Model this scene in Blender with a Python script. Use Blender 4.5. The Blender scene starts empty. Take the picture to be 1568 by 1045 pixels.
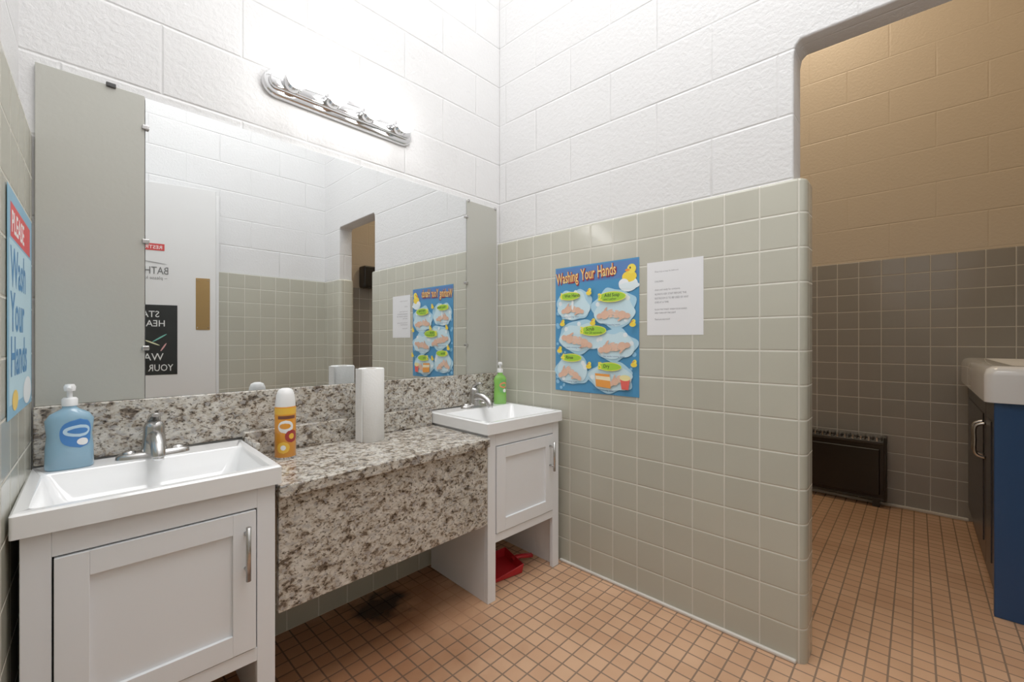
import bpy, bmesh, math, random
from mathutils import Vector, Matrix, Euler
random.seed(4)
S = bpy.context.scene
S.view_settings.view_transform = 'Standard'
S.view_settings.look = 'None'
S.view_settings.exposure = -0.1
S.view_settings.gamma = 1.15
R = math.radians
CH = 3.7

# ------------------------------------------------------------------ materials
def new_mat(name):
    m = bpy.data.materials.new(name); m.use_nodes = True
    nt = m.node_tree
    return m, nt, nt.nodes['Principled BSDF']
def simple(name, col, rough=.5, metal=0.0, trans=0.0, emis=None, es=0.0, coat=0.0, bump=0.0, bscale=80):
    m, nt, b = new_mat(name)
    b.inputs['Base Color'].default_value = (*col, 1)
    b.inputs['Roughness'].default_value = rough
    b.inputs['Metallic'].default_value = metal
    b.inputs['Transmission Weight'].default_value = trans
    b.inputs['Coat Weight'].default_value = coat
    if emis:
        b.inputs['Emission Color'].default_value = (*emis, 1)
        b.inputs['Emission Strength'].default_value = es
    # subtle procedural variation
    tc = nt.nodes.new('ShaderNodeTexCoord'); n = nt.nodes.new('ShaderNodeTexNoise')
    n.inputs['Scale'].default_value = bscale; n.inputs['Detail'].default_value = 3
    nt.links.new(tc.outputs['Object'], n.inputs['Vector'])
    if bump > 0:
        bp = nt.nodes.new('ShaderNodeBump'); bp.inputs['Strength'].default_value = bump
        bp.inputs['Distance'].default_value = .002
        nt.links.new(n.outputs['Fac'], bp.inputs['Height']); nt.links.new(bp.outputs['Normal'], b.inputs['Normal'])
    else:
        mr = nt.nodes.new('ShaderNodeMapRange')
        mr.inputs['To Min'].default_value = max(0, rough-.03); mr.inputs['To Max'].default_value = min(1, rough+.03)
        nt.links.new(n.outputs['Fac'], mr.inputs['Value']); nt.links.new(mr.outputs['Result'], b.inputs['Roughness'])
    return m
def math_node(nt, op, a, b=None):
    n = nt.nodes.new('ShaderNodeMath'); n.operation = op
    for i, v in enumerate((a, b)):
        if v is None: continue
        if isinstance(v, (int, float)): n.inputs[i].default_value = v
        else: nt.links.new(v, n.inputs[i])
    return n.outputs[0]
def wall_coords(nt, off=(0, 0), floor=False):
    g = nt.nodes.new('ShaderNodeNewGeometry')
    sp = nt.nodes.new('ShaderNodeSeparateXYZ'); nt.links.new(g.outputs['Position'], sp.inputs[0])
    cb = nt.nodes.new('ShaderNodeCombineXYZ')
    if floor:
        nt.links.new(math_node(nt, 'SUBTRACT', sp.outputs[0], off[0]), cb.inputs[0])
        nt.links.new(math_node(nt, 'SUBTRACT', sp.outputs[1], off[1]), cb.inputs[1])
    else:
        sn = nt.nodes.new('ShaderNodeSeparateXYZ'); nt.links.new(g.outputs['True Normal'], sn.inputs[0])
        ax = math_node(nt, 'ABSOLUTE', sn.outputs[0]); ay = math_node(nt, 'ABSOLUTE', sn.outputs[1])
        gt = math_node(nt, 'GREATER_THAN', ay, ax)
        hy = math_node(nt, 'SUBTRACT', sp.outputs[1], off[0])
        d = math_node(nt, 'SUBTRACT', sp.outputs[0], hy)
        h = math_node(nt, 'ADD', hy, math_node(nt, 'MULTIPLY', gt, d))
        nt.links.new(h, cb.inputs[0])
        nt.links.new(math_node(nt, 'SUBTRACT', sp.outputs[2], off[1]), cb.inputs[1])
    return g, cb.outputs[0]
def ramp(nt, fac, stops):
    r = nt.nodes.new('ShaderNodeValToRGB'); e = r.color_ramp.elements
    while len(e) < len(stops): e.new(.5)
    for i, (p, c) in enumerate(stops):
        e[i].position = p; e[i].color = (*c, 1)
    nt.links.new(fac, r.inputs[0]); return r.outputs[0]
def mix(nt, mode, fac, a, b):
    n = nt.nodes.new('ShaderNodeMixRGB'); n.blend_type = mode
    for i, v in enumerate((fac, a, b)):
        if isinstance(v, (int, float)): n.inputs[i].default_value = v
        elif isinstance(v, tuple): n.inputs[i].default_value = (*v, 1)
        else: nt.links.new(v, n.inputs[i])
    return n.outputs[0]
def noise(nt, vec, scale, detail=3, dist=0, rough=.5):
    n = nt.nodes.new('ShaderNodeTexNoise'); n.inputs['Scale'].default_value = scale
    n.inputs['Detail'].default_value = detail; n.inputs['Distortion'].default_value = dist
    n.inputs['Roughness'].default_value = rough
    nt.links.new(vec, n.inputs['Vector']); return n.outputs['Fac']
def brick(nt, vec, w, h, mortar, smooth, c1, c2, cm, offset=0.0):
    b = nt.nodes.new('ShaderNodeTexBrick'); b.offset = offset; b.offset_frequency = 2 if offset else 1
    b.squash = 1.0
    b.inputs['Scale'].default_value = 1; b.inputs['Brick Width'].default_value = w
    b.inputs['Row Height'].default_value = h; b.inputs['Mortar Size'].default_value = mortar
    b.inputs['Mortar Smooth'].default_value = smooth
    b.inputs['Color1'].default_value = (*c1, 1); b.inputs['Color2'].default_value = (*c2, 1)
    b.inputs['Mortar'].default_value = (*cm, 1)
    nt.links.new(vec, b.inputs['Vector']); return b

def wall_tile(name, c1, c2, cm, off=(0.3725, 0), size=.1077):
    m, nt, b = new_mat(name)
    g, v = wall_coords(nt, off)
    br = brick(nt, v, size, size, .0025, .3, c1, c2, cm)
    n = noise(nt, g.outputs['Position'], 2.2, 3)
    col = mix(nt, 'MULTIPLY', .25, br.outputs['Color'], ramp(nt, n, [(.3, (.84, .83, .82)), (.7, (1, 1, 1))]))
    nt.links.new(col, b.inputs['Base Color'])
    rr = math_node(nt, 'ADD', math_node(nt, 'MULTIPLY', br.outputs['Fac'], .4), .17)
    nt.links.new(rr, b.inputs['Roughness'])
    br2 = brick(nt, v, size, size, .0050, 1.0, c1, c2, cm)
    bp = nt.nodes.new('ShaderNodeBump'); bp.inputs['Strength'].default_value = .6; bp.inputs['Distance'].default_value = .002
    nt.links.new(math_node(nt, 'ADD', math_node(nt, 'SUBTRACT', 1.0, br2.outputs['Fac']), math_node(nt, 'MULTIPLY', noise(nt, g.outputs['Position'], 11, 2), .5)), bp.inputs['Height'])
    nt.links.new(bp.outputs['Normal'], b.inputs['Normal'])
    return m
def block_wall(name, col, bstr=.5):
    m, nt, b = new_mat(name)
    g, v = wall_coords(nt, (.12, .09))
    br = brick(nt, v, .406, .203, .006, 1.0, (1, 1, 1), (1, 1, 1), (0, 0, 0), .5)
    n1 = noise(nt, g.outputs['Position'], 70, 5, .3, .6); n2 = noise(nt, g.outputs['Position'], 1.5, 2)
    nt.links.new(mix(nt, 'MULTIPLY', .15, col, ramp(nt, n2, [(.3, (.85, .85, .84)), (.7, (1, 1, 1))])), b.inputs['Base Color'])
    b.inputs['Roughness'].default_value = .42
    msk = ramp(nt, noise(nt, g.outputs['Position'], 3.1, 2), [(.36, (.3,)*3), (.62, (1.0,)*3)])
    h = math_node(nt, 'SUBTRACT', math_node(nt, 'MULTIPLY', n1, .8), math_node(nt, 'MULTIPLY', br.outputs['Fac'], msk))
    bp = nt.nodes.new('ShaderNodeBump'); bp.inputs['Strength'].default_value = bstr; bp.inputs['Distance'].default_value = .004
    nt.links.new(h, bp.inputs['Height']); nt.links.new(bp.outputs['Normal'], b.inputs['Normal'])
    return m
def floor_mat():
    m, nt, b = new_mat('terracotta_mosaic')
    g, v = wall_coords(nt, (.02, .01), floor=True)
    s = .0525
    br = brick(nt, v, s, s, .0028, .25, (.69, .415, .25), (.61, .345, .20), (.25, .165, .11))
    P = g.outputs['Position']
    n = noise(nt, P, 3, 4)
    col = mix(nt, 'MULTIPLY', .7, br.outputs['Color'], ramp(nt, n, [(.3, (.74, .69, .64)), (.62, (1, 1, 1))]))
    # worn paint patch and rusty dirt stain under the counter
    def blob(cx, cy, r0, r1, nscale, namp):
        vm = nt.nodes.new('ShaderNodeVectorMath'); vm.operation = 'DISTANCE'
        nt.links.new(P, vm.inputs[0]); vm.inputs[1].default_value = (cx, cy, 0)
        dd = math_node(nt, 'ADD', vm.outputs['Value'], math_node(nt, 'MULTIPLY', math_node(nt, 'SUBTRACT', noise(nt, P, nscale, 5), .5), namp))
        mr = nt.nodes.new('ShaderNodeMapRange'); mr.inputs['From Min'].default_value = r0; mr.inputs['From Max'].default_value = r1
        mr.inputs['To Min'].default_value = 1; mr.inputs['To Max'].default_value = 0
        nt.links.new(dd, mr.inputs['Value']); return mr.outputs[0]
    col = mix(nt, 'MIX', math_node(nt, 'MULTIPLY', blob(1.0, 1.33, .12, .24, 7, .25), .85), col, (.56, .30, .165))
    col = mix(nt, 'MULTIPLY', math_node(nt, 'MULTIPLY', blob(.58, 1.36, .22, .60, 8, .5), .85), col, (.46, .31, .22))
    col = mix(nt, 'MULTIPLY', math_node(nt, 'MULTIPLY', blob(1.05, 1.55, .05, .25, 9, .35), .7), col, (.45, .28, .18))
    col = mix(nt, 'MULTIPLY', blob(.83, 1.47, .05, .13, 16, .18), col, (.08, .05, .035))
    nt.links.new(col, b.inputs['Base Color'])
    nt.links.new(math_node(nt, 'ADD', math_node(nt, 'MULTIPLY', br.outputs['Fac'], .35), .36), b.inputs['Roughness'])
    bp = nt.nodes.new('ShaderNodeBump'); bp.inputs['Strength'].default_value = .6; bp.inputs['Distance'].default_value = .0015
    nt.links.new(math_node(nt, 'SUBTRACT', 1.0, br.outputs['Fac']), bp.inputs['Height']); nt.links.new(bp.outputs['Normal'], b.inputs['Normal'])
    return m
def granite_mat():
    m, nt, b = new_mat('speckled_granite')
    g = nt.nodes.new('ShaderNodeNewGeometry')
    mp = nt.nodes.new('ShaderNodeMapping'); mp.inputs['Rotation'].default_value = (.3, .6, .5); mp.inputs['Scale'].default_value = (1, 1.0, 1.4)
    nt.links.new(g.outputs['Position'], mp.inputs['Vector']); P = mp.outputs[0]
    n1 = noise(nt, P, 34, 6, .5, .62)
    c = ramp(nt, n1, [(.38, (.11, .085, .065)), (.425, (.29, .235, .18)), (.47, (.47, .42, .35)), (.56, (.61, .575, .51)), (.72, (.72, .70, .66))])
    n2 = noise(nt, P, 110, 4, .2, .6)
    c = mix(nt, 'MULTIPLY', .9, c, ramp(nt, n2, [(.38, (.10, .085, .075)), (.43, (.62, .58, .54)), (.475, (1, 1, 1))]))
    n3 = noise(nt, P, 60, 4, .3, .6)
    c = mix(nt, 'MIX', ramp(nt, n3, [(.55, (0,)*3), (.58, (.7,)*3)]), c, (.40, .385, .37))
    nt.links.new(c, b.inputs['Base Color']); b.inputs['Roughness'].default_value = .14
    return m

M = {}
M['tile'] = wall_tile('sage_ceramic_tile', (.480, .470, .390), (.450, .440, .365), (.64, .62, .54))
M['tile_back'] = wall_tile('gray_ceramic_tile', (.36, .345, .325), (.33, .32, .30), (.68, .66, .62))
M['block'] = block_wall('white_painted_block', (.735, .735, .74), .7)
M['block_tan'] = block_wall('cream_painted_block', (.70, .605, .49), .5)
M['floor'] = floor_mat()
M['granite'] = granite_mat()
M['ceil'] = simple('ceiling_paint', (.8, .8, .79), .8, bump=.2)
M['white_cab'] = simple('white_lacquer', (.85, .87, .90), .35)
M['white_sink'] = simple('cultured_marble', (.90, .91, .92), .12, coat=.4)
M['chrome'] = simple('polished_chrome', (.68, .68, .69), .10, 1)
M['nickel'] = simple('brushed_nickel', (.50, .49, .48), .26, 1)
M['mirror'] = simple('mirror_glass', (.82, .84, .845), .03, 1)
for n in [x for x in M['mirror'].node_tree.nodes if x.type in ('MAP_RANGE',)]: n.inputs['To Min'].default_value = 0.0; n.inputs['To Max'].default_value = 0.0
M['panel'] = simple('satin_gray_panel', (.46, .46, .415), .3, .15, bump=.12, bscale=90)
M['dark'] = simple('dark_gap', (.02, .02, .02), .8)
M['white'] = simple('white_plastic', (.88, .88, .88), .3)
M['paper'] = simple('paper_white', (.84, .85, .88), .7)
M['towel'] = simple('paper_towel_fibre', (.88, .88, .87), .95, bump=.6, bscale=140)
M['caulk'] = simple('old_caulk', (.66, .62, .56), .6, bump=.6, bscale=60)
M['black'] = simple('black_metal', (.010, .010, .011), .3)
M['black2'] = simple('black_metal_edge', (.04, .04, .04), .3)
M['navy'] = simple('blue_laminate', (.018, .07, .19), .4)
M['char'] = simple('charcoal_laminate', (.035, .035, .042), .3)
M['red'] = simple('red_plastic', (.50, .010, .02), .35)
M['bulb'] = simple('lit_bulb', (1, 1, 1), .3, emis=(1, .98, .95), es=15)
M['brass'] = simple('bronze_plate', (.42, .26, .10), .35, .7)
M['door'] = simple('door_paint', (.80, .80, .80), .4)
M['inkgray'] = simple('ink_gray', (.18, .18, .2), .7)

# ------------------------------------------------------------------ mesh helpers
def link(o, parent=None):
    S.collection.objects.link(o)
    if parent is not None: o.parent = parent
    return o
def empty(name, loc=(0, 0, 0), rot=(0, 0, 0)):
    e = bpy.data.objects.new(name, None); e.location = loc; e.rotation_euler = rot; e.empty_display_size = .05
    return link(e)
def mesh_obj(name, verts, faces, mat, parent=None, smooth=False):
    me = bpy.data.meshes.new(name); me.from_pydata(verts, [], faces); me.update()
    if mat: me.materials.append(mat)
    if smooth:
        for p in me.polygons: p.use_smooth = True
    return link(bpy.data.objects.new(name, me), parent)
def bev(o, w, seg=3):
    md = o.modifiers.new('bevel', 'BEVEL'); md.width = w; md.segments = seg; md.limit_method = 'ANGLE'; md.angle_limit = R(40)
    for p in o.data.polygons: p.use_smooth = True
    wn = o.modifiers.new('wn', 'WEIGHTED_NORMAL'); wn.keep_sharp = True
    return o
def box(name, x0, x1, y0, y1, z0, z1, mat, parent=None, b=0, seg=3):
    v = [(x0, y0, z0), (x1, y0, z0), (x1, y1, z0), (x0, y1, z0), (x0, y0, z1), (x1, y0, z1), (x1, y1, z1), (x0, y1, z1)]
    f = [(3, 2, 1, 0), (4, 5, 6, 7), (0, 1, 5, 4), (1, 2, 6, 5), (2, 3, 7, 6), (3, 0, 4, 7)]
    o = mesh_obj(name, v, f, mat, parent)
    if b: bev(o, b, seg)
    return o
def prism(name, pts, z0, z1, mat, parent=None, b=0):
    n = len(pts)
    v = [(x, y, z0) for x, y in pts] + [(x, y, z1) for x, y in pts]
    f = [tuple(range(n))[::-1], tuple(range(n, 2*n))] + [(i, (i+1) % n, (i+1) % n+n, i+n) for i in range(n)]
    o = mesh_obj(name, v, f, mat, parent)
    if b: bev(o, b)
    return o
def loft(name, rings, mat, parent=None, seg=32, cap=True, a0=0, a1=2*math.pi, loc=(0, 0, 0), power=2.0):
    """rings: (z, rx, ry[, cx, cy])"""
    full = abs(a1-a0-2*math.pi) < 1e-6
    cnt = seg if full else seg+1
    v = []; f = []
    for r in rings:
        z, rx, ry = r[:3]; cx, cy = (r[3], r[4]) if len(r) > 3 else (0, 0)
        for i in range(cnt):
            a = a0+(a1-a0)*i/seg; c, s = math.cos(a), math.sin(a)
            e = 2/power
            v.append((cx+rx*math.copysign(abs(c)**e, c), cy+ry*math.copysign(abs(s)**e, s), z))
    for k in range(len(rings)-1):
        for i in range(seg):
            j = (i+1) % cnt
            f.append((k*cnt+i, k*cnt+j, (k+1)*cnt+j, (k+1)*cnt+i))
    if cap and full:
        f.append(tuple(range(cnt))[::-1]); f.append(tuple(range((len(rings)-1)*cnt, len(rings)*cnt)))
    o = mesh_obj(name, v, f, mat, parent)
    for p in o.data.polygons: p.use_smooth = len(p.vertices) == 4
    o.location = loc
    md = o.modifiers.new('es', 'EDGE_SPLIT'); md.split_angle = R(50)
    return o
def tube(name, pts, radii, mat, parent=None, seg=16, flat=1.0):
    pts = [Vector(p) for p in pts]; n = len(pts)
    if isinstance(radii, (int, float)): radii = [radii]*n
    v = []; f = []; up = Vector((1, 0, 0))
    for i, p in enumerate(pts):
        t = (pts[min(i+1, n-1)]-pts[max(i-1, 0)]).normalized()
        u = up - t*up.dot(t)
        if u.length < .05: u = Vector((0, 1, 0)) - t*t.y
        u.normalize(); w = t.cross(u)
        for k in range(seg):
            a = 2*math.pi*k/seg
            v.append(p + u*math.cos(a)*radii[i] + w*math.sin(a)*radii[i]*flat)
    for i in range(n-1):
        for k in range(seg):
            j = (k+1) % seg
            f.append((i*seg+k, i*seg+j, (i+1)*seg+j, (i+1)*seg+k))
    f.append(tuple(range(seg))[::-1]); f.append(tuple(range((n-1)*seg, n*seg)))
    o = mesh_obj(name, v, f, mat, parent)
    for p in o.data.polygons: p.use_smooth = len(p.vertices) == 4
    return o
def smooth_path(pts, rad, sub=4):
    """Catmull-Rom resample of points and radii"""
    P = [Vector(p) for p in pts]; out = []; rr = []
    n = len(P)
    for i in range(n-1):
        p0, p1, p2, p3 = P[max(i-1, 0)], P[i], P[i+1], P[min(i+2, n-1)]
        for k in range(sub):
            t = k/sub
            out.append(.5*((2*p1)+(p2-p0)*t+(2*p0-5*p1+4*p2-p3)*t*t+(3*p1-p0-3*p2+p3)*t**3)); rr.append(rad[i]*(1-t)+rad[i+1]*t)
    out.append(P[-1]); rr.append(rad[-1]); return out, rr
def sphere(name, r, loc, mat, parent=None, sc=(1, 1, 1)):
    bm = bmesh.new(); bmesh.ops.create_uvsphere(bm, u_segments=28, v_segments=18, radius=r)
    me = bpy.data.meshes.new(name); bm.to_mesh(me); bm.free(); me.materials.append(mat)
    for p in me.polygons: p.use_smooth = True
    o = bpy.data.objects.new(name, me); o.location = loc; o.scale = sc
    return link(o, parent)

# ------------------------------------------------------------------ room shell
TH = 1.508
YA = 1.588; XB = 1.57
f = box('floor', -.25, 3.6, -.80, 1.72, -.05, 0, M['floor'])
box('ceiling', -.25, 3.6, -.80, 1.72, CH, CH+.06, M['ceil'])

wn = empty('wall_north')
box('block_face', -.25, 3.6, YA, 1.72, 0, CH, M['block'], wn)
box('tile_base', -.05, XB, YA-.010, YA, 0, .66, M['tile'], wn)
box('tile_rear', 1.70, 3.46, YA-.012, YA, 0, TH, M['tile_back'], wn)

we = empty('wall_east')
def roundpts(x0, x1, y0, y1, r, corners):
    out = []
    for key, cx, cy, a in (('sw', x0, y0, 180), ('se', x1, y0, 270), ('ne', x1, y1, 0), ('nw', x0, y1, 90)):
        if key in corners:
            ox = cx + (r if 'w' in key else -r); oy = cy + (r if 's' in key else -r)
            for k in range(9):
                t = R(a + 90*k/8); out.append((ox+r*math.cos(t), oy+r*math.sin(t)))
        else: out.append((cx, cy))
    return out
def tile_slab(name, pts, z1, r=.012):
    """slab with rounded top (bullnose course)"""
    n = len(pts); c = Vector((sum(p[0] for p in pts)/n, sum(p[1] for p in pts)/n))
    v = []; f = []
    levels = [(0, 0), (z1-r, 0)] + [(z1-r+r*math.sin(R(a)), r*(1-math.cos(R(a)))) for a in (22, 45, 68, 90)]
    for z, ins in levels:
        for x, y in pts:
            dx = ins if x < c.x else -ins; dy = ins if y < c.y else -ins
            v.append((x+dx, y+dy, z))
    for k in range(len(levels)-1):
        for i in range(n):
            j = (i+1) % n; f.append((k*n+i, k*n+j, (k+1)*n+j, (k+1)*n+i))
    f.append(tuple(range((len(levels)-1)*n, len(levels)*n)))
    o = mesh_obj(name, v, f, M['tile'], we)
    for p in o.data.polygons: p.use_smooth = True
    md = o.modifiers.new('es', 'EDGE_SPLIT'); md.split_angle = R(35)
    return o
tile_slab('tile_wainscot', roundpts(XB, 1.70, .245, YA, .03, {'sw', 'se'}), TH)
tile_slab('tile_pier', roundpts(XB, 1.70, -.56, -.27, .03, {'nw', 'ne'}), TH)
def upper_piece():
    x0, x1 = 1.582, 1.692
    prof = [(YA, TH-.01), (YA, CH), (-.62, CH), (-.62, TH-.01), (-.295, TH-.01), (-.295, 1.915), (-.28, 1.935), (.262, 1.940), (.275, 1.927), (.28, 1.90), (.28, TH-.01)]
    n = len(prof)
    v = [(x0, y, z) for y, z in prof]+[(x1, y, z) for y, z in prof]
    f = [tuple(range(n)), tuple(range(n, 2*n))[::-1]]+[(i, i+n, (i+1) % n+n, (i+1) % n) for i in range(n)]
    o = mesh_obj('painted_block', v, f, M['block'], we)
    bm = bmesh.new(); bm.from_mesh(o.data); bmesh.ops.recalc_face_normals(bm, faces=bm.faces)
    bmesh.ops.triangulate(bm, faces=[q for q in bm.faces if len(q.verts) > 4]); bm.to_mesh(o.data); bm.free()
    bev(o, .006, 2)
upper_piece()

def wx(y): return -.047 - .047*(YA-y)
ww = empty('wall_west')
prism('tile_wainscot', [(-.25, -.70), (wx(-.70), -.70), (wx(YA), YA), (-.25, YA)], 0, TH, M['tile'], ww)
prism('painted_block', [(-.25, -.70), (wx(-.70)-.022, -.70), (wx(YA)-.022, YA), (-.25, YA)], TH, CH, M['block'], ww)

ws = empty('wall_south')
box('tile_wainscot', .80, XB+.005, -.68, -.56, 0, TH, M['tile'], ws)
box('painted_block', .80, 1.70, -.69, -.572, TH, CH, M['block'], ws)
box('painted_block_over_door', -.25, .80, -.69, -.572, 2.06, CH, M['block'], ws)
box('door_casing_side', .775, .80, -.69, -.55, 0, 2.06, M['door'], ws)
box('door_casing_top', -.12, .80, -.69, -.56, 2.035, 2.06, M['door'], ws)

wbe = empty('wall_back_east')
box('painted_block', 3.472, 3.60, -.80, YA, 0, CH, M['block_tan'], wbe)
box('tile_wainscot', 3.46, 3.472, -.66, YA-.012, 0, TH-.01, M['tile_back'], wbe, .004)
wbs = empty('wall_back_south')
box('painted_block', 1.70, 3.472, -.80, -.662, 0, CH, M['block_tan'], wbs)
box('tile_wainscot', 1.70, 3.46, -.662, -.65, 0, TH-.01, M['tile_back'], wbs)

# caulk / cove trims
box('baseboard_east', XB-.010, XB+.002, .27, 1.18, 0, .012, M['caulk'], None, .004)
box('baseboard_back_east', 3.445, 3.462, -.21, YA-.02, 0, .018, M['caulk'], None, .005)

# ------------------------------------------------------------------ vanities
def vanity(name, ox, oy, rot):
    p = empty(name, (ox, oy, 0), (0, 0, R(rot)))
    W, D = .445, .398
    ZT = .69
    wc = M['white_cab']
    x0, x1 = .012, W-.012; yf = -D+.014
    box('side_panel_left', x0, x0+.016, yf+.018, -.004, 0, ZT-.045, wc, p, .001)
    box('side_panel_right', x1-.016, x1, yf+.018, -.004, 0, ZT-.045, wc, p, .001)
    box('back_panel', x0+.016, x1-.016, -.012, -.004, .225, ZT-.045, wc, p)
    box('bottom_shelf', x0+.016, x1-.016, yf+.018, -.012, .225, .240, wc, p)
    box('leg_left', x0, x0+.040, yf, yf+.018, 0, ZT-.045, wc, p, .0015)
    box('leg_right', x1-.040, x1, yf, yf+.018, 0, ZT-.045, wc, p, .0015)
    box('top_rail', x0+.040, x1-.040, yf, yf+.018, .594, ZT-.045, wc, p, .001)
    box('bottom_rail', x0+.040, x1-.040, yf, yf+.018, .222, .254, wc, p, .001)
    dx0, dx1, dz0, dz1 = x0+.0430, x1-.0430, .2575, .5905
    box('door_gap_backing', x0+.038, x1-.038, yf+.012, yf+.016, .25, .598, M['dark'], p)
    fr = .048
    box('door_stile_left', dx0, dx0+fr, yf-.004, yf+.011, dz0, dz1, wc, p, .0012)
    box('door_stile_right', dx1-fr, dx1, yf-.004, yf+.011, dz0, dz1, wc, p, .0012)
    box('door_rail_top', dx0+fr, dx1-fr, yf-.004, yf+.011, dz1-fr, dz1, wc, p, .0008)
    box('door_rail_bottom', dx0+fr, dx1-fr, yf-.004, yf+.011, dz0, dz0+fr, wc, p, .0008)
    box('door_panel', dx0+fr, dx1-fr, yf+.004, yf+.010, dz0+fr, dz1-fr, wc, p)
    hx = dx1-.022
    tube('handle_bar', [(hx, yf-.030, .437), (hx, yf-.030, .563)], .0055, M['nickel'], p)
    for hz in (.458, .542): tube('handle_post', [(hx, yf-.004, hz), (hx, yf-.030, hz)], .004, M['nickel'], p)
    bm = bmesh.new()
    def ring(x0, x1, y0, y1, z, r, seg=6):
        vs = []
        for cx, cy, a in ((x0+r, y0+r, 180), (x1-r, y0+r, 270), (x1-r, y1-r, 0), (x0+r, y1-r, 90)):
            for k in range(seg+1):
                t = R(a+90*k/seg); vs.append(bm.verts.new((cx+r*math.cos(t), cy+r*math.sin(t), z)))
        return vs
    O0 = ring(0, W, -D, 0, ZT-.045, .006); O1 = ring(0, W, -D, 0, ZT-.004, .006); O2 = ring(.004, W-.004, -D+.004, -.004, ZT, .006)
    I0 = ring(.022, W-.022, -D+.020, -.095, ZT, .014); I1 = ring(.026, W-.026, -D+.024, -.099, ZT-.005, .016)
    I2 = ring(.045, W-.045, -D+.045, -.115, ZT-.060, .03); I3 = ring(.075, W-.075, -D+.075, -.140, ZT-.078, .03)
    rings = [O0, O1, O2, I0, I1, I2, I3]; n = len(O0)
    for a, b_ in zip(rings, rings[1:]):
        for i in range(n):
            j = (i+1) % n; bm.faces.new((a[i], a[j], b_[j], b_[i]))
    bm.faces.new(I3)
    bmesh.ops.recalc_face_normals(bm, faces=bm.faces)
    me = bpy.data.meshes.new('sink_top'); bm.to_mesh(me); bm.free(); me.materials.append(M['white_sink'])
    for q in me.polygons: q.use_smooth = True
    o = link(bpy.data.objects.new('sink_top', me), p); md = o.modifiers.new('es', 'EDGE_SPLIT'); md.split_angle = R(38)
    loft('drain', [(0, .022, .022), (.003, .020, .020), (.003, .012, .012), (.001, .010, .010)], M['chrome'], p, loc=(W/2, -D/2-.01, ZT-.0785))
    m = Matrix.Translation((ox, oy, 0)) @ Matrix.Rotation(R(rot), 4, 'Z')
    return m @ Vector((W/2+.005, -.047, ZT))
def faucet(loc, rot):
    p = empty('faucet', loc, (0, 0, R(rot))); c = M['nickel']
    loft('base_plate', [(0, .078, .026), (.008, .077, .025), (.013, .070, .020), (.015, .055, .014)], c, p, 40, power=2.6)
    for s in (-1, 1): loft('wing_cap', [(0, .016, .016), (.006, .014, .014), (.009, .007, .007)], c, p, 20, loc=(s*.051, 0, .012))
    loft('body', [(.0, .029, .026), (.02, .026, .024), (.05, .023, .022), (.068, .023, .0225), (.078, .019, .019), (.083, .010, .010)], c, p, 28, loc=(0, 0, .010))
    a, b = smooth_path([(0, -.004, .040), (0, -.030, .052), (0, -.060, .052), (0, -.088, .040), (0, -.104, .024), (0, -.108, .014)], [.019, .0185, .017, .0155, .0145, .014]); tube('spout', a, b, c, p, 20)
    tube('aerator', [(0, -.108, .016), (0, -.109, .007)], .0115, M['chrome'], p)
    a, b = smooth_path([(0, .006, .084), (0, .002, .096), (0, -.012, .106), (0, -.034, .113), (0, -.048, .113)], [.015, .015, .013, .011, .008]); tube('lever', a, b, c, p, 16, .55)
    tube('lift_rod', [(0, .024, .012), (0, .024, .055)], .002, c, p, 8)
    sphere('lift_knob', .0045, (0, .024, .057), c, p)
fp1 = vanity('vanity_cabinet', -.049, 1.564, -2); faucet(fp1, -2)
fp2 = vanity('vanity_cabinet', 1.116, 1.564, -2); faucet(fp2, -2)

# ------------------------------------------------------------------ granite
gc = empty('granite_countertop')
prism('slab', [(.378, 1.158), (1.108, 1.158), (1.122, 1.566), (.392, 1.566)], .603, .635, M['granite'], gc, .004)
prism('front_apron', [(.382, 1.176), (1.110, 1.176), (1.111, 1.196), (.383, 1.196)], .307, .603, M['granite'], gc, .002)
box('low_backsplash', .398, 1.112, 1.528, 1.552, .635, .713, M['granite'], gc, .003)
prism('side_splash', [(.392, 1.40), (.405, 1.40), (.409, 1.53), (.397, 1.53)], .635, .700, M['granite'], gc, .002)
box('support_bracket', 1.07, 1.118, 1.20, 1.30, .29, .309, M['white_cab'], gc, .002)
box('granite_backsplash', -.045, 1.565, 1.566, YA-.001, .692, .838, M['granite'], None, .003)

# ------------------------------------------------------------------ mirror & side panels
mr = empty('mirror')
box('glass', .166, 1.348, 1.579, YA-.001, .8385, 1.685, M['mirror'], mr)
for x in (.166, 1.348):
    for z in (.98, 1.28, 1.60):
        box('clip', x-.008, x+.008, 1.570, 1.580, z-.006, z+.006, M['nickel'], mr, .002)
p1 = empty('mirror_side_panel'); box('sheet', -.042, .164, 1.576, YA-.001, .8385, 1.688, M['panel'], p1, .001)
box('clip', .085, .105, 1.570, 1.578, 1.682, 1.694, M['black2'], p1, .002)
p2 = empty('mirror_side_panel'); box('sheet', 1.350, 1.552, 1.576, YA-.001, .8385, 1.680, M['panel'], p2, .001)
for x in (1.36, 1.54): box('clip', x-.006, x+.006, 1.571, 1.578, 1.674, 1.686, M['nickel'], p2, .002)

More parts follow.
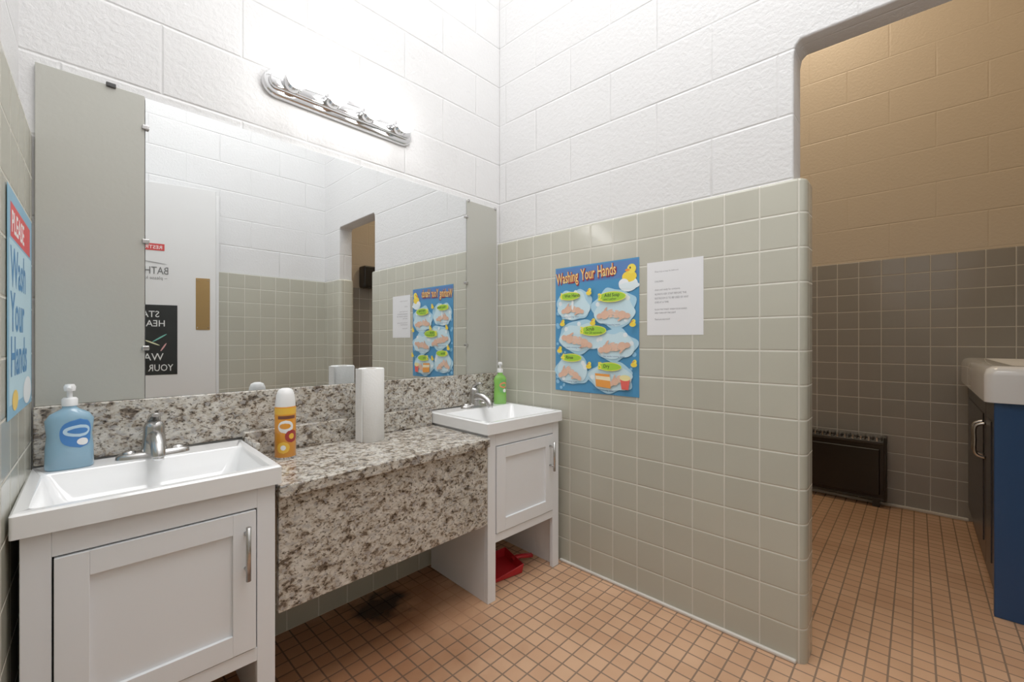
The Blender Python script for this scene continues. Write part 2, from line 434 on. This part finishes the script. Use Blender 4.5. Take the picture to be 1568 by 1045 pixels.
# ------------------------------------------------------------------ vanity light
vl = empty('vanity_light_bar', (.748, YA, 1.872))
def stadium(name, w, h, y0, y1, mat, parent, inset=0):
    pts = []
    r = h/2
    for cx, a in ((w/2-r, -90), (-w/2+r, 90)):
        for k in range(13):
            t = R(a+180*k/12); pts.append((cx+r*math.cos(t), r*math.sin(t)))
    n = len(pts); v = []; f = []
    lv = [(y0, 1), (y1+.008, 1), (y1+.002, .93), (y1, .85)]
    for y, s in lv:
        for x, z in pts:
            v.append((x-(1-s)*r*(1 if x > 0 else -1), y, z*s))
    for k in range(len(lv)-1):
        for i in range(n):
            j = (i+1) % n; f.append((k*n+i, k*n+j, (k+1)*n+j, (k+1)*n+i))
    f.append(tuple(range((len(lv)-1)*n, len(lv)*n)))
    o = mesh_obj(name, v, f, mat, parent)
    bm = bmesh.new(); bm.from_mesh(o.data); bmesh.ops.recalc_face_normals(bm, faces=bm.faces); bm.to_mesh(o.data); bm.free()
    for q in o.data.polygons: q.use_smooth = True
    md = o.modifiers.new('es', 'EDGE_SPLIT'); md.split_angle = R(40)
stadium('back_plate', .575, .090, 0, -.022, M['chrome'], vl)
stadium('raised_bar', .545, .052, -.018, -.040, M['chrome'], vl)
for i, x in enumerate((-.205, -.068, .068, .205)):
    o = loft('lamp_cup_%d' % (i+1), [(0, .024, .024), (.012, .030, .030), (.020, .031, .031), (.034, .024, .024), (.040, .020, .020)], M['chrome'], vl, 28, loc=(x, -.036, 0)); o.rotation_euler = (R(90), 0, 0)
    sphere('bulb_%d' % (i+1), .034, (x, -.103, 0), M['bulb'], vl)

# ------------------------------------------------------------------ small objects
def soap(loc, rot, liquid, w, d, h, labcol, labcol2):
    p = empty('soap_dispenser_bottle', loc, (0, 0, R(rot)))
    liq = simple('soap_'+str(w), liquid, .12, trans=.35, coat=.5)
    loft('bottle', [(0, w*.46, d*.44), (.004, w*.5, d*.5), (h*.35, w*.49, d*.49), (h*.55, w*.46, d*.48), (h*.80, w*.5, d*.5), (h*.9, w*.40, d*.45), (h*.97, w*.2, d*.3), (h, .013, .013), (h+.008, .013, .013)], liq, p, 40, power=2.5)
    L = simple('label_'+str(w), labcol, .4); L2 = simple('label2_'+str(w), labcol2, .4); L3 = M['white']
    def prof(z):
        P_ = [(0, .46, .44), (.03, .5, .5), (.35, .49, .49), (.55, .46, .48), (.80, .5, .5), (.9, .40, .45)]
        t = z/h
        for (a, ra, sa), (b_, rb, sb) in zip(P_, P_[1:]):
            if a <= t <= b_:
                k = (t-a)/(b_-a); return w*(ra+(rb-ra)*k), d*(sa+(sb-sa)*k)
    def oval(name, cz, hz, ac, ah, mat, eps):
        vs = []; fs = []; NZ, NA = 14, 14
        for i in range(NZ+1):
            q = -1+2*i/NZ; z = cz+hz*q; half = ah*math.sqrt(max(0, 1-q*q)); rx, ry = prof(z)
            for j in range(NA+1):
                a = R(ac+half*(-1+2*j/NA)); c_, s_ = math.cos(a), math.sin(a); e = 2/2.5
                vs.append(((rx+eps)*math.copysign(abs(c_)**e, c_), (ry+eps)*math.copysign(abs(s_)**e, s_), z))
        for i in range(NZ):
            for j in range(NA): k = i*(NA+1)+j; fs.append((k, k+1, k+NA+2, k+NA+1))
        mesh_obj(name, vs, fs, mat, p, True)
    oval('label', h*.58, h*.24, 292, 40, L, .0006)
    oval('label_band', h*.62, h*.10, 292, 32, L2, .0011)
    oval('label_band_dark', h*.62, h*.05, 292, 24, L, .0015)
    oval('label_spot', h*.44, h*.06, 300, 16, L3, .0013)
    loft('pump_collar', [(h+.004, .0145, .0145), (h+.020, .0145, .0145), (h+.024, .011, .011)], L3, p, 24)
    loft('pump_stem', [(h+.02, .005, .005), (h+.045, .005, .005)], L3, p, 12)
    loft('pump_head', [(h+.040, .010, .010), (h+.050, .011, .011), (h+.056, .008, .008)], L3, p, 20)
    tube('pump_nozzle', [(0, 0, h+.050), (0, -.018, h+.050), (0, -.030, h+.046)], [.0055, .005, .004], L3, p, 12)
soap((.017, 1.506, .690), -4, (.34, .60, .80), .086, .052, .148, (.05, .20, .54), (.50, .70, .86))
soap((1.500, 1.500, .690), -30, (.30, .72, .12), .064, .040, .150, (.14, .42, .10), (.85, .25, .12))

af = empty('air_freshener_can', (.487, 1.440, .635), (0, 0, R(-15)))
OR = simple('orange_print', (.80, .30, .015), .3, .0, coat=.4); YE = simple('yellow_print', (.88, .50, .05), .3); BR = simple('dark_print', (.16, .05, .03), .4)
loft('can_body', [(0, .027, .027), (.004, .030, .030), (.158, .030, .030), (.166, .026, .026)], OR, af, 36)
loft('rim', [(-.0, .0285, .0285), (.006, .0308, .0308)], M['chrome'], af, 36)
loft('label_top', [(.138, .0303, .0303), (.157, .0303, .0303)], YE, af, 36, cap=False)
def can_oval(name, cz, hz, ac, ah, mat, r):
    vs = []; fs = []; NZ, NA = 12, 12
    for i in range(NZ+1):
        q = -1+2*i/NZ; half = ah*math.sqrt(max(0, 1-q*q))
        for j in range(NA+1):
            a = R(ac+half*(-1+2*j/NA)); vs.append((r*math.cos(a), r*math.sin(a), cz+hz*q))
    for i in range(NZ):
        for j in range(NA): k = i*(NA+1)+j; fs.append((k, k+1, k+NA+2, k+NA+1))
    mesh_obj(name, vs, fs, mat, af, True)
loft('label_logo', [(.124, .0304, .0304), (.134, .0304, .0304)], BR, af, 16, cap=False, a0=R(225), a1=R(325))
can_oval('label_logo_panel', .100, .020, 268, 42, M['white'], .0305)
can_oval('label_logo_inner', .102, .009, 265, 30, OR, .0308)
can_oval('label_flower', .070, .020, 300, 36, simple('crimson_print', (.35, .03, .03), .4), .0306)
can_oval('label_flower_core', .070, .009, 300, 15, YE, .0309)
can_oval('label_flower_b', .036, .018, 255, 34, YE, .0306)
can_oval('label_flower_b_core', .036, .008, 255, 14, M['white'], .0309)
loft('cap', [(.160, .0285, .0285), (.168, .0285, .0285), (.198, .0255, .0255), (.212, .020, .020), (.217, .010, .010)], M['white'], af, 32)

pt = empty('paper_towel_roll', (.790, 1.462, .635))
loft('roll', [(0, .019, .019), (0, .044, .044), (.002, .046, .046), (.262, .046, .046), (.265, .044, .044), (.264, .019, .019), (.20, .018, .018)], M['towel'], pt, 48, cap=False)
loft('core', [(.0, .019, .019), (.264, .019, .019)], simple('cardboard', (.42, .30, .2), .9), pt, 32, cap=False)
box('loose_sheet', -.0475, -.0445, -.020, .028, .001, .264, M['towel'], pt, .001)

dp = empty('dustpan', (1.31, 1.335, 0), (0, 0, R(-108))); dp.scale = (.78, .82, .9)
mesh_obj('pan', [(-.12, -.10, .002), (.12, -.10, .002), (.10, .10, .006), (-.10, .10, .006)], [(0, 1, 2, 3)], M['red'], dp).modifiers.new('s', 'SOLIDIFY').thickness = .003
mesh_obj('pan_rim', [(-.12, -.10, .004), (-.10, .10, .005), (.10, .10, .005), (.12, -.10, .004), (-.125, -.10, .012), (-.108, .108, .048), (.108, .108, .048), (.125, -.10, .012)], [(0, 1, 5, 4), (1, 2, 6, 5), (2, 3, 7, 6)], M['red'], dp).modifiers.new('s', 'SOLIDIFY').thickness = .004
tube('handle', [(0, .095, .030), (0, .13, .036), (0, .18, .030), (0, .220, .024)], [.017, .016, .017, .018], M['red'], dp, 16, .6)

# ------------------------------------------------------------------ flat prints
class Flat:
    def __init__(s, parent, cache={}): s.p = parent; s.c = cache; s.n = 0
    def mat(s, col):
        k = tuple(col)
        if k not in s.c: s.c[k] = simple('print_%02d' % len(s.c), col, .45)
        return s.c[k]
    def z(s): s.n += 1; return .0006+.00006*s.n
    def poly(s, name, pts, col):
        z = s.z(); return mesh_obj(name, [(x, y, z) for x, y in pts], [tuple(range(len(pts)))], s.mat(col), s.p)
    def rect(s, name, x0, y0, x1, y1, col): return s.poly(name, [(x0, y0), (x1, y0), (x1, y1), (x0, y1)], col)
    def ell(s, name, cx, cy, rx, ry, col, rot=0, n=28):
        c, q = math.cos(R(rot)), math.sin(R(rot))
        return s.poly(name, [(cx+rx*math.cos(t)*c-ry*math.sin(t)*q, cy+rx*math.cos(t)*q+ry*math.sin(t)*c) for t in [2*math.pi*i/n for i in range(n)]], col)
    def blob(s, name, cx, cy, rx, ry, col, seed=0):
        rnd = random.Random(seed); ph = [rnd.random()*6 for _ in range(3)]
        return s.poly(name, [(cx+rx*(1+.08*math.sin(3*t+ph[0])+.06*math.sin(5*t+ph[1]))*math.cos(t), cy+ry*(1+.10*math.sin(4*t+ph[2])+.06*math.sin(7*t))*math.sin(t)) for t in [2*math.pi*i/60 for i in range(60)]], col)
    def text(s, name, body, x, y, size, col, sy=1.0, sx=1.0, rot=0, align='LEFT', bold=0.0):
        cu = bpy.data.curves.new(name, 'FONT'); cu.body = body; cu.size = size; cu.align_x = align; cu.offset = bold
        cu.materials.append(s.mat(col)); cu.resolution_u = 2
        o = bpy.data.objects.new(name, cu); link(o, s.p); o.location = (x, y, s.z()); o.scale = (sx, sy, 1); o.rotation_euler = (0, 0, R(rot))
        return o
    def hand(s, cx, cy, k, rot, flip=1):
        skin = (.80, .50, .36)
        c, q = math.cos(R(rot)), math.sin(R(rot))
        def P(x, y): x *= flip; return cx+k*(x*c-y*q), cy+k*(x*q+y*c)
        x, y = P(0, 0); s.ell('hand_palm', x, y, .5*k, .42*k, skin, rot)
        for i, (fy, L) in enumerate(((.30, .55), (.10, .65), (-.10, .6), (-.30, .45))):
            x, y = P(.45+L*.4, fy); s.ell('finger_%d' % i, x, y, L*.55*k, .10*k, (.84, .55, .41), rot, 12)
        x, y = P(.15, .48); s.ell('thumb', x, y, .32*k, .11*k, (.76, .46, .33), rot+40*flip, 12)
        x, y = P(-.6, 0); s.ell('wrist', x, y, .35*k, .28*k, (.78, .48, .35), rot, 14)
    def duck(s, cx, cy, k):
        s.ell('duck_body', cx, cy-.5*k, .8*k, .55*k, (.95, .70, .05)); s.ell('duck_head', cx+.25*k, cy+.25*k, .48*k, .48*k, (.98, .78, .08))
        s.ell('duck_beak', cx-.2*k, cy+.15*k, .26*k, .13*k, (.9, .3, .03)); s.ell('duck_eye', cx+.1*k, cy+.36*k, .08*k, .12*k, (.02, .02, .03), 0, 10)

def washing_poster(loc, rot):
    p = empty('hand_washing_poster', loc, rot); w, h = .413, .555
    box('sheet', -w/2, w/2, -h/2, h/2, 0, .0006, simple('poster_blue', (.06, .28, .55), .35, bump=.05, bscale=8), p)
    F = Flat(p)
    F.rect('title_band', -w/2+.004, h/2-.075, w/2-.004, h/2-.006, (.08, .20, .50))
    rnd = random.Random(2)
    for i in range(30):
        x = rnd.choice((-1, 1))*rnd.uniform(.15, .195); y = rnd.uniform(-.265, .18); r = rnd.uniform(.004, .010)
        F.ell('bubble', x, y, r, r, (.25, .55, .82), 0, 14)
    for dx, dy, col, bo in ((.0025, -.0025, (.30, .01, .03), .0030), (0, 0, (.96, .66, .22), .0004)):
        F.text('title_1', 'Washing', -.200+dx, .203+dy, .052, col, 1.35, .66, 4, bold=bo)
        F.text('title_2', 'Your', -.066+dx, .212+dy, .052, col, 1.35, .66, 3, bold=bo)
        F.text('title_3', 'Hands', .016+dx, .217+dy, .052, col, 1.35, .68, 2, bold=bo)
    F.ell('duck_foam', .160, .175, .042, .030, (.82, .92, .97)); F.duck(.165, .225, .040); F.ell('duck_foam2', .140, .180, .022, .018, (.9, .95, 1))
    F.ell('duck_tub', .165, .168, .045, .014, (.78, .90, .96))
    fo = (.42, .70, .88); lt = (.62, .84, .94)
    cells = [(-.105, .105, .092, .070, 1, '1', 'Wet Hands'), (.095, .080, .100, .082, 2, '2', 'Add Soap'),
             (-.070, -.035, .120, .070, 3, '3', 'Scrub'), (.100, -.070, .095, .065, 4, '', ''),
             (-.112, -.180, .088, .068, 5, '4', 'Rinse'), (.080, -.205, .108, .062, 6, '5', 'Dry')]
    for cx, cy, rx, ry, sd, num, lab in cells: F.blob('foam_cloud', cx, cy, rx, ry, fo, sd)
    for cx, cy, rx, ry, sd, num, lab in cells:
        F.blob('foam_cloud_inner', cx, cy-.004, rx*.90, ry*.86, lt, sd+9)
        for k in range(5):
            a = rnd.uniform(0, 6.28); F.ell('foam', cx+rx*.8*math.cos(a), cy+ry*.8*math.sin(a), .010, .010, (.85, .94, .99), 0, 14)
    F.hand(-.135, .085, .038, 15); F.hand(-.080, .080, .034, 165, 1); F.ell('tap_water', -.108, .108, .006, .026, (.9, .96, 1))
    F.hand(.055, .055, .042, 10); F.hand(.135, .052, .040, 170)
    F.hand(-.125, -.045, .046, -10); F.hand(-.045, -.062, .044, 160)
    F.hand(.065, -.085, .044, 15); F.hand(.135, -.075, .040, 190)
    F.hand(-.150, -.195, .040, 30); F.hand(-.090, -.205, .036, 150)
    F.hand(.105, -.220, .036, 30)
    F.poly('towel', [(.015, -.245), (.085, -.250), (.080, -.192), (.010, -.190)], (.9, .35, .06)); F.poly('towel_fold', [(.015, -.215), (.085, -.219), (.083, -.203), (.013, -.2)], (.95, .85, .6))
    F.poly('cup', [(.135, -.250), (.165, -.250), (.172, -.205), (.128, -.205)], (.85, .12, .1)); F.ell('cup_foam', .150, -.203, .024, .012, (.95, .85, .4))
    for cx, cy, n_, t1, t2 in ((-.120, .145, '1', 'Wet Hands', ''), (.090, .128, '2', 'Add Soap', 'and Lather'), (.000, -.010, '3', 'Scrub', 'for 20 seconds'), (-.112, -.128, '4', 'Rinse', ''), (.080, -.160, '5', 'Dry', '')):
        ww_ = .062 if t2 else .052
        F.ell('label_rim', cx, cy, ww_+.003, .022 if t2 else .018, (.9, .85, .1)); F.ell('label', cx, cy, ww_, .019 if t2 else .015, (.36, .66, .04))
        F.text('number', n_, cx-ww_-.004, cy-.012, .042, (.98, .85, .08), 1, 1, bold=.001)
        F.text('label_text', t1, cx-ww_*.55, cy+(.001 if t2 else -.005), .018, (.02, .05, .02), 1.1, 1, bold=.0003)
        if t2: F.text('label_text2', t2, cx-ww_*.62, cy-.013, .014, (.02, .05, .02), 1, 1)
    for dx, dy in ((-.03, .16), (-.17, .03), (-.185, -.09), (-.03, -.155), (-.01, .030), (.175, .02), (.18, -.14)): F.duck(dx+.01, dy, .017)
    for (tx, ty) in ((-.17, .050), (.03, .010), (-.155, -.085), (.05, -.120), (-.18, -.235), (.00, -.262)):
        F.text('caption', 'Use warm running water', tx, ty, .010, (.03, .1, .25))
washing_poster((XB-.0012, 1.000, 1.054), (R(90), R(0), R(-90)))

pn = empty('notice_poster', (XB-.0003, .655, 1.162), (R(90), 0, R(-90)))
box('sheet', -.106, .106, -.140, .140, 0, .0006, M['paper'], pn)
F = Flat(pn)
for t, x, y, s_ in (('Please help us keep this bathroom', -.075, .100, .0085), ('clean and ready for everyone,', -.075, .030, .0105), ('CHILDREN:', -.075, .062, .009),
                    ('ALWAYS ASK STAFF BEFORE THE', -.075, .013, .0105), ('RESTROOM IS TO BE USED BY ANY', -.075, -.003, .0105), ('ONE AT A TIME', -.075, -.018, .010),
                    ('FLUSH THE TOILET, WASH YOUR HANDS', -.075, -.045, .0085), ('AND TURN OFF THE LIGHT', -.075, -.058, .0085), ('Thank you very much!', -.075, -.082, .0085)):
    F.text('line', t, x, y, s_, (.22, .22, .25), 1, .78)

py = 1.365
pw = empty('hand_washing_poster', (wx(py)+.0015, py, 1.070), (R(90), 0, R(90-2.7)))
box('sheet', -.185, .185, -.215, .215, 0, .0006, simple('poster_sky', (.22, .48, .68), .4), pw)
F = Flat(pw)
F.rect('white_panel', -.165, -.19, .17, .12, (.50, .74, .86)); F.rect('banner', -.15, .125, .15, .190, (.75, .05, .06))
F.text('please', 'PLEASE', -.135, .137, .058, (.95, .95, .95), 1, 1, bold=.001)
for i, t in enumerate(('Wash', 'Your', 'Hands')): F.text('word_%d' % i, t, -.15, .035-.085*i, .095, (.03, .22, .5), 1.1, 1, bold=.002)
F.ell('foam', .10, -.18, .07, .03, (.9, .95, .98)); F.ell('soap', -.09, -.185, .04, .02, (.9, .6, .1))

# ------------------------------------------------------------------ door with signs
dr = empty('door_1', (-.035, -.553, 0), (0, 0, R(15.4)))
box('leaf', 0, .80, -.042, 0, .008, 2.03, M['door'], dr, .002)
box('push_plate', .690, .768, 0, .0025, 1.075, 1.425, M['brass'], dr, .001)
for z in (1.09, 1.41):
    for x in (.70, .758): sphere('screw', .003, (x, .0025, z), M['nickel'], dr)
for z in (.3, 1.0, 1.75): tube('hinge', [(-.004, .004, z-.045), (-.004, .004, z+.045)], .006, M['nickel'], dr)
sg = empty('signs', (0, .0008, 0), (R(90), 0, R(180))); sg.parent = dr
F = Flat(sg)
F.rect('chalk_poster', -.592, .780, -.265, 1.235, (.012, .014, .014))
F.text('stay', 'STAY', -.500, 1.155, .058, (.85, .86, .85), 1, .9); F.text('healthy', 'HEALTHY', -.530, 1.095, .058, (.85, .86, .85), 1, .9)
F.ell('leaf_a', -.50, 1.02, .045, .004, (.2, .6, .5), -35); F.ell('leaf_b', -.46, .99, .045, .004, (.8, .8, .5), 25); F.ell('leaf_c', -.52, .96, .03, .004, (.8, .4, .4), -60)
F.text('wash', 'WASH', -.520, .875, .066, (.85, .86, .85), 1, .9); F.text('yourh', 'YOUR HANDS', -.570, .805, .062, (.85, .86, .85), 1, .75)
F.rect('restroom_sign', -.525, 1.588, -.28, 1.632, (.62, .05, .05)); F.text('restroom', 'RESTROOM', -.515, 1.598, .032, (.95, .9, .9), 1, 1)
F.text('bathroom', 'BATHROOM', -.548, 1.435, .062, (.12, .12, .12), 1.1, .8); F.text('rules', '~ please knock ~', -.54, 1.40, .03, (.2, .2, .2), 1, .9)
F.ell('flourish', -.47, 1.51, .07, .003, (.3, .3, .3), 8)

# ------------------------------------------------------------------ back room objects
ht = empty('wall_heater')
box('casing', 3.375, 3.458, .135, .66, .045, .405, M['black'], ht, .008)
box('front_panel', 3.366, 3.378, .160, .635, .075, .350, M['black'], ht, .006)
for i in range(26):
    y = .150+.019*i; box('grille_fin', 3.366, 3.440, y, y+.007, .395, .420, M['nickel'] if i % 2 else M['black2'], ht)
box('top_rail', 3.364, 3.372, .135, .66, .378, .398, M['black2'], ht, .004)
for y in (.128, .655): box('end_cap', 3.362, 3.458, y, y+.014, .045, .425, M['black'], ht, .004)
for y in (.16, .60): box('foot', 3.385, 3.45, y, y+.035, 0, .047, M['black2'], ht)
box('lower_rail', 3.368, 3.376, .145, .65, .048, .056, M['black2'], ht)

bc = empty('blue_storage_vanity')
box('end_panel', 2.33, 2.352, -.645, -.205, 0, .776, M['navy'], bc, .002)
box('carcass', 2.352, 3.44, -.645, -.225, .0, .776, M['char'], bc)
for i in range(2):
    x0, x1 = ((2.356, 2.612), (2.618, 3.435))[i]
    box('door_%d' % i, x0, x1, -.225, -.207, .09, .765, M['char'], bc, .003)
    box('door_inset_%d' % i, x0+.06, x1-.06, -.208, -.203, .16, .695, M['char'], bc, .002)
for hx in (2.585, 2.655):
    a, b = smooth_path([(hx, -.205, .525), (hx, -.176, .54), (hx, -.174, .595), (hx, -.176, .65), (hx, -.205, .665)], [.006]*5); tube('pull_bar', a, b, M['nickel'], bc)
def basin_top():
    bm = bmesh.new()
    def ring(x0, x1, y0, y1, z, r, seg=6):
        vs = []
        for cx, cy, a in ((x0+r, y0+r, 180), (x1-r, y0+r, 270), (x1-r, y1-r, 0), (x0+r, y1-r, 90)):
            for k in range(seg+1):
                t = R(a+90*k/seg); vs.append(bm.verts.new((cx+r*math.cos(t), cy+r*math.sin(t), z)))
        return vs
    X0, X1, Y0, Y1 = 2.315, 3.455, -.648, -.180
    rs = [ring(X0, X1, Y0, Y1, .777, .03), ring(X0, X1, Y0, Y1, .875, .03), ring(X0+.006, X1-.006, Y0+.006, Y1-.006, .897, .03), ring(X0+.022, X1-.022, Y0+.022, Y1-.022, .908, .03),
          ring(X0+.10, X1-.10, Y0+.10, Y1-.08, .908, .04), ring(X0+.115, X1-.115, Y0+.115, Y1-.095, .890, .04), ring(X0+.17, X1-.17, Y0+.15, Y1-.13, .80, .05)]
    n = len(rs[0])
    for a, b_ in zip(rs, rs[1:]):
        for i in range(n): bm.faces.new((a[i], a[(i+1) % n], b_[(i+1) % n], b_[i]))
    bm.faces.new(rs[-1]); bm.faces.new(rs[0][::-1])
    bmesh.ops.recalc_face_normals(bm, faces=bm.faces)
    me = bpy.data.meshes.new('moulded_top'); bm.to_mesh(me); bm.free(); me.materials.append(M['white_sink'])
    for q in me.polygons: q.use_smooth = True
    o = link(bpy.data.objects.new('moulded_top', me), bc); md = o.modifiers.new('es', 'EDGE_SPLIT'); md.split_angle = R(50)
basin_top()
td = empty('paper_towel_dispenser', (2.06, -.65, 1.60))
box('housing', -.13, .13, 0, .11, -.10, .10, M['black'], td, .015)
box('slot', -.10, .10, .02, .08, -.104, -.098, M['black2'], td); box('window', -.05, .05, .108, .113, -.02, .05, M['black2'], td, .002)

# ------------------------------------------------------------------ lights
def unseen_ceiling_light(x, y, w, d, power, col):  # lamp and its housing are both out of view
    p = empty('unseen_ceiling_light', (x, y, CH))
    box('housing', -w/2-.02, w/2+.02, -d/2-.02, d/2+.02, -.04, 0, M['white'], p, .005)
    L = bpy.data.lights.new('unseen_lamp', 'AREA'); L.shape = 'RECTANGLE'; L.size = w; L.size_y = d; L.energy = power; L.color = col
    o = bpy.data.objects.new('unseen_lamp', L); o.location = (0, 0, -.05); link(o, p)
unseen_ceiling_light(.74, .45, 1.3, 1.5, 44, (1, .99, .975))  # fill light added to brighten the whole main room, no known fixture
unseen_ceiling_light(2.75, .55, .5, .5, 14, (1, .79, .54))
w = bpy.data.worlds.new('World'); S.world = w; w.use_nodes = True
w.node_tree.nodes['Background'].inputs[0].default_value = (.95, .97, 1, 1); w.node_tree.nodes['Background'].inputs[1].default_value = .8

# ------------------------------------------------------------------ camera
cd = bpy.data.cameras.new('camera'); cd.lens = 36*655/1568; cd.sensor_width = 36; cd.clip_start = .01
cam = bpy.data.objects.new('camera', cd); link(cam); cam.location = (0, 0, 1.0); cam.rotation_euler = (R(90), 0, R(-46.6))
S.camera = cam
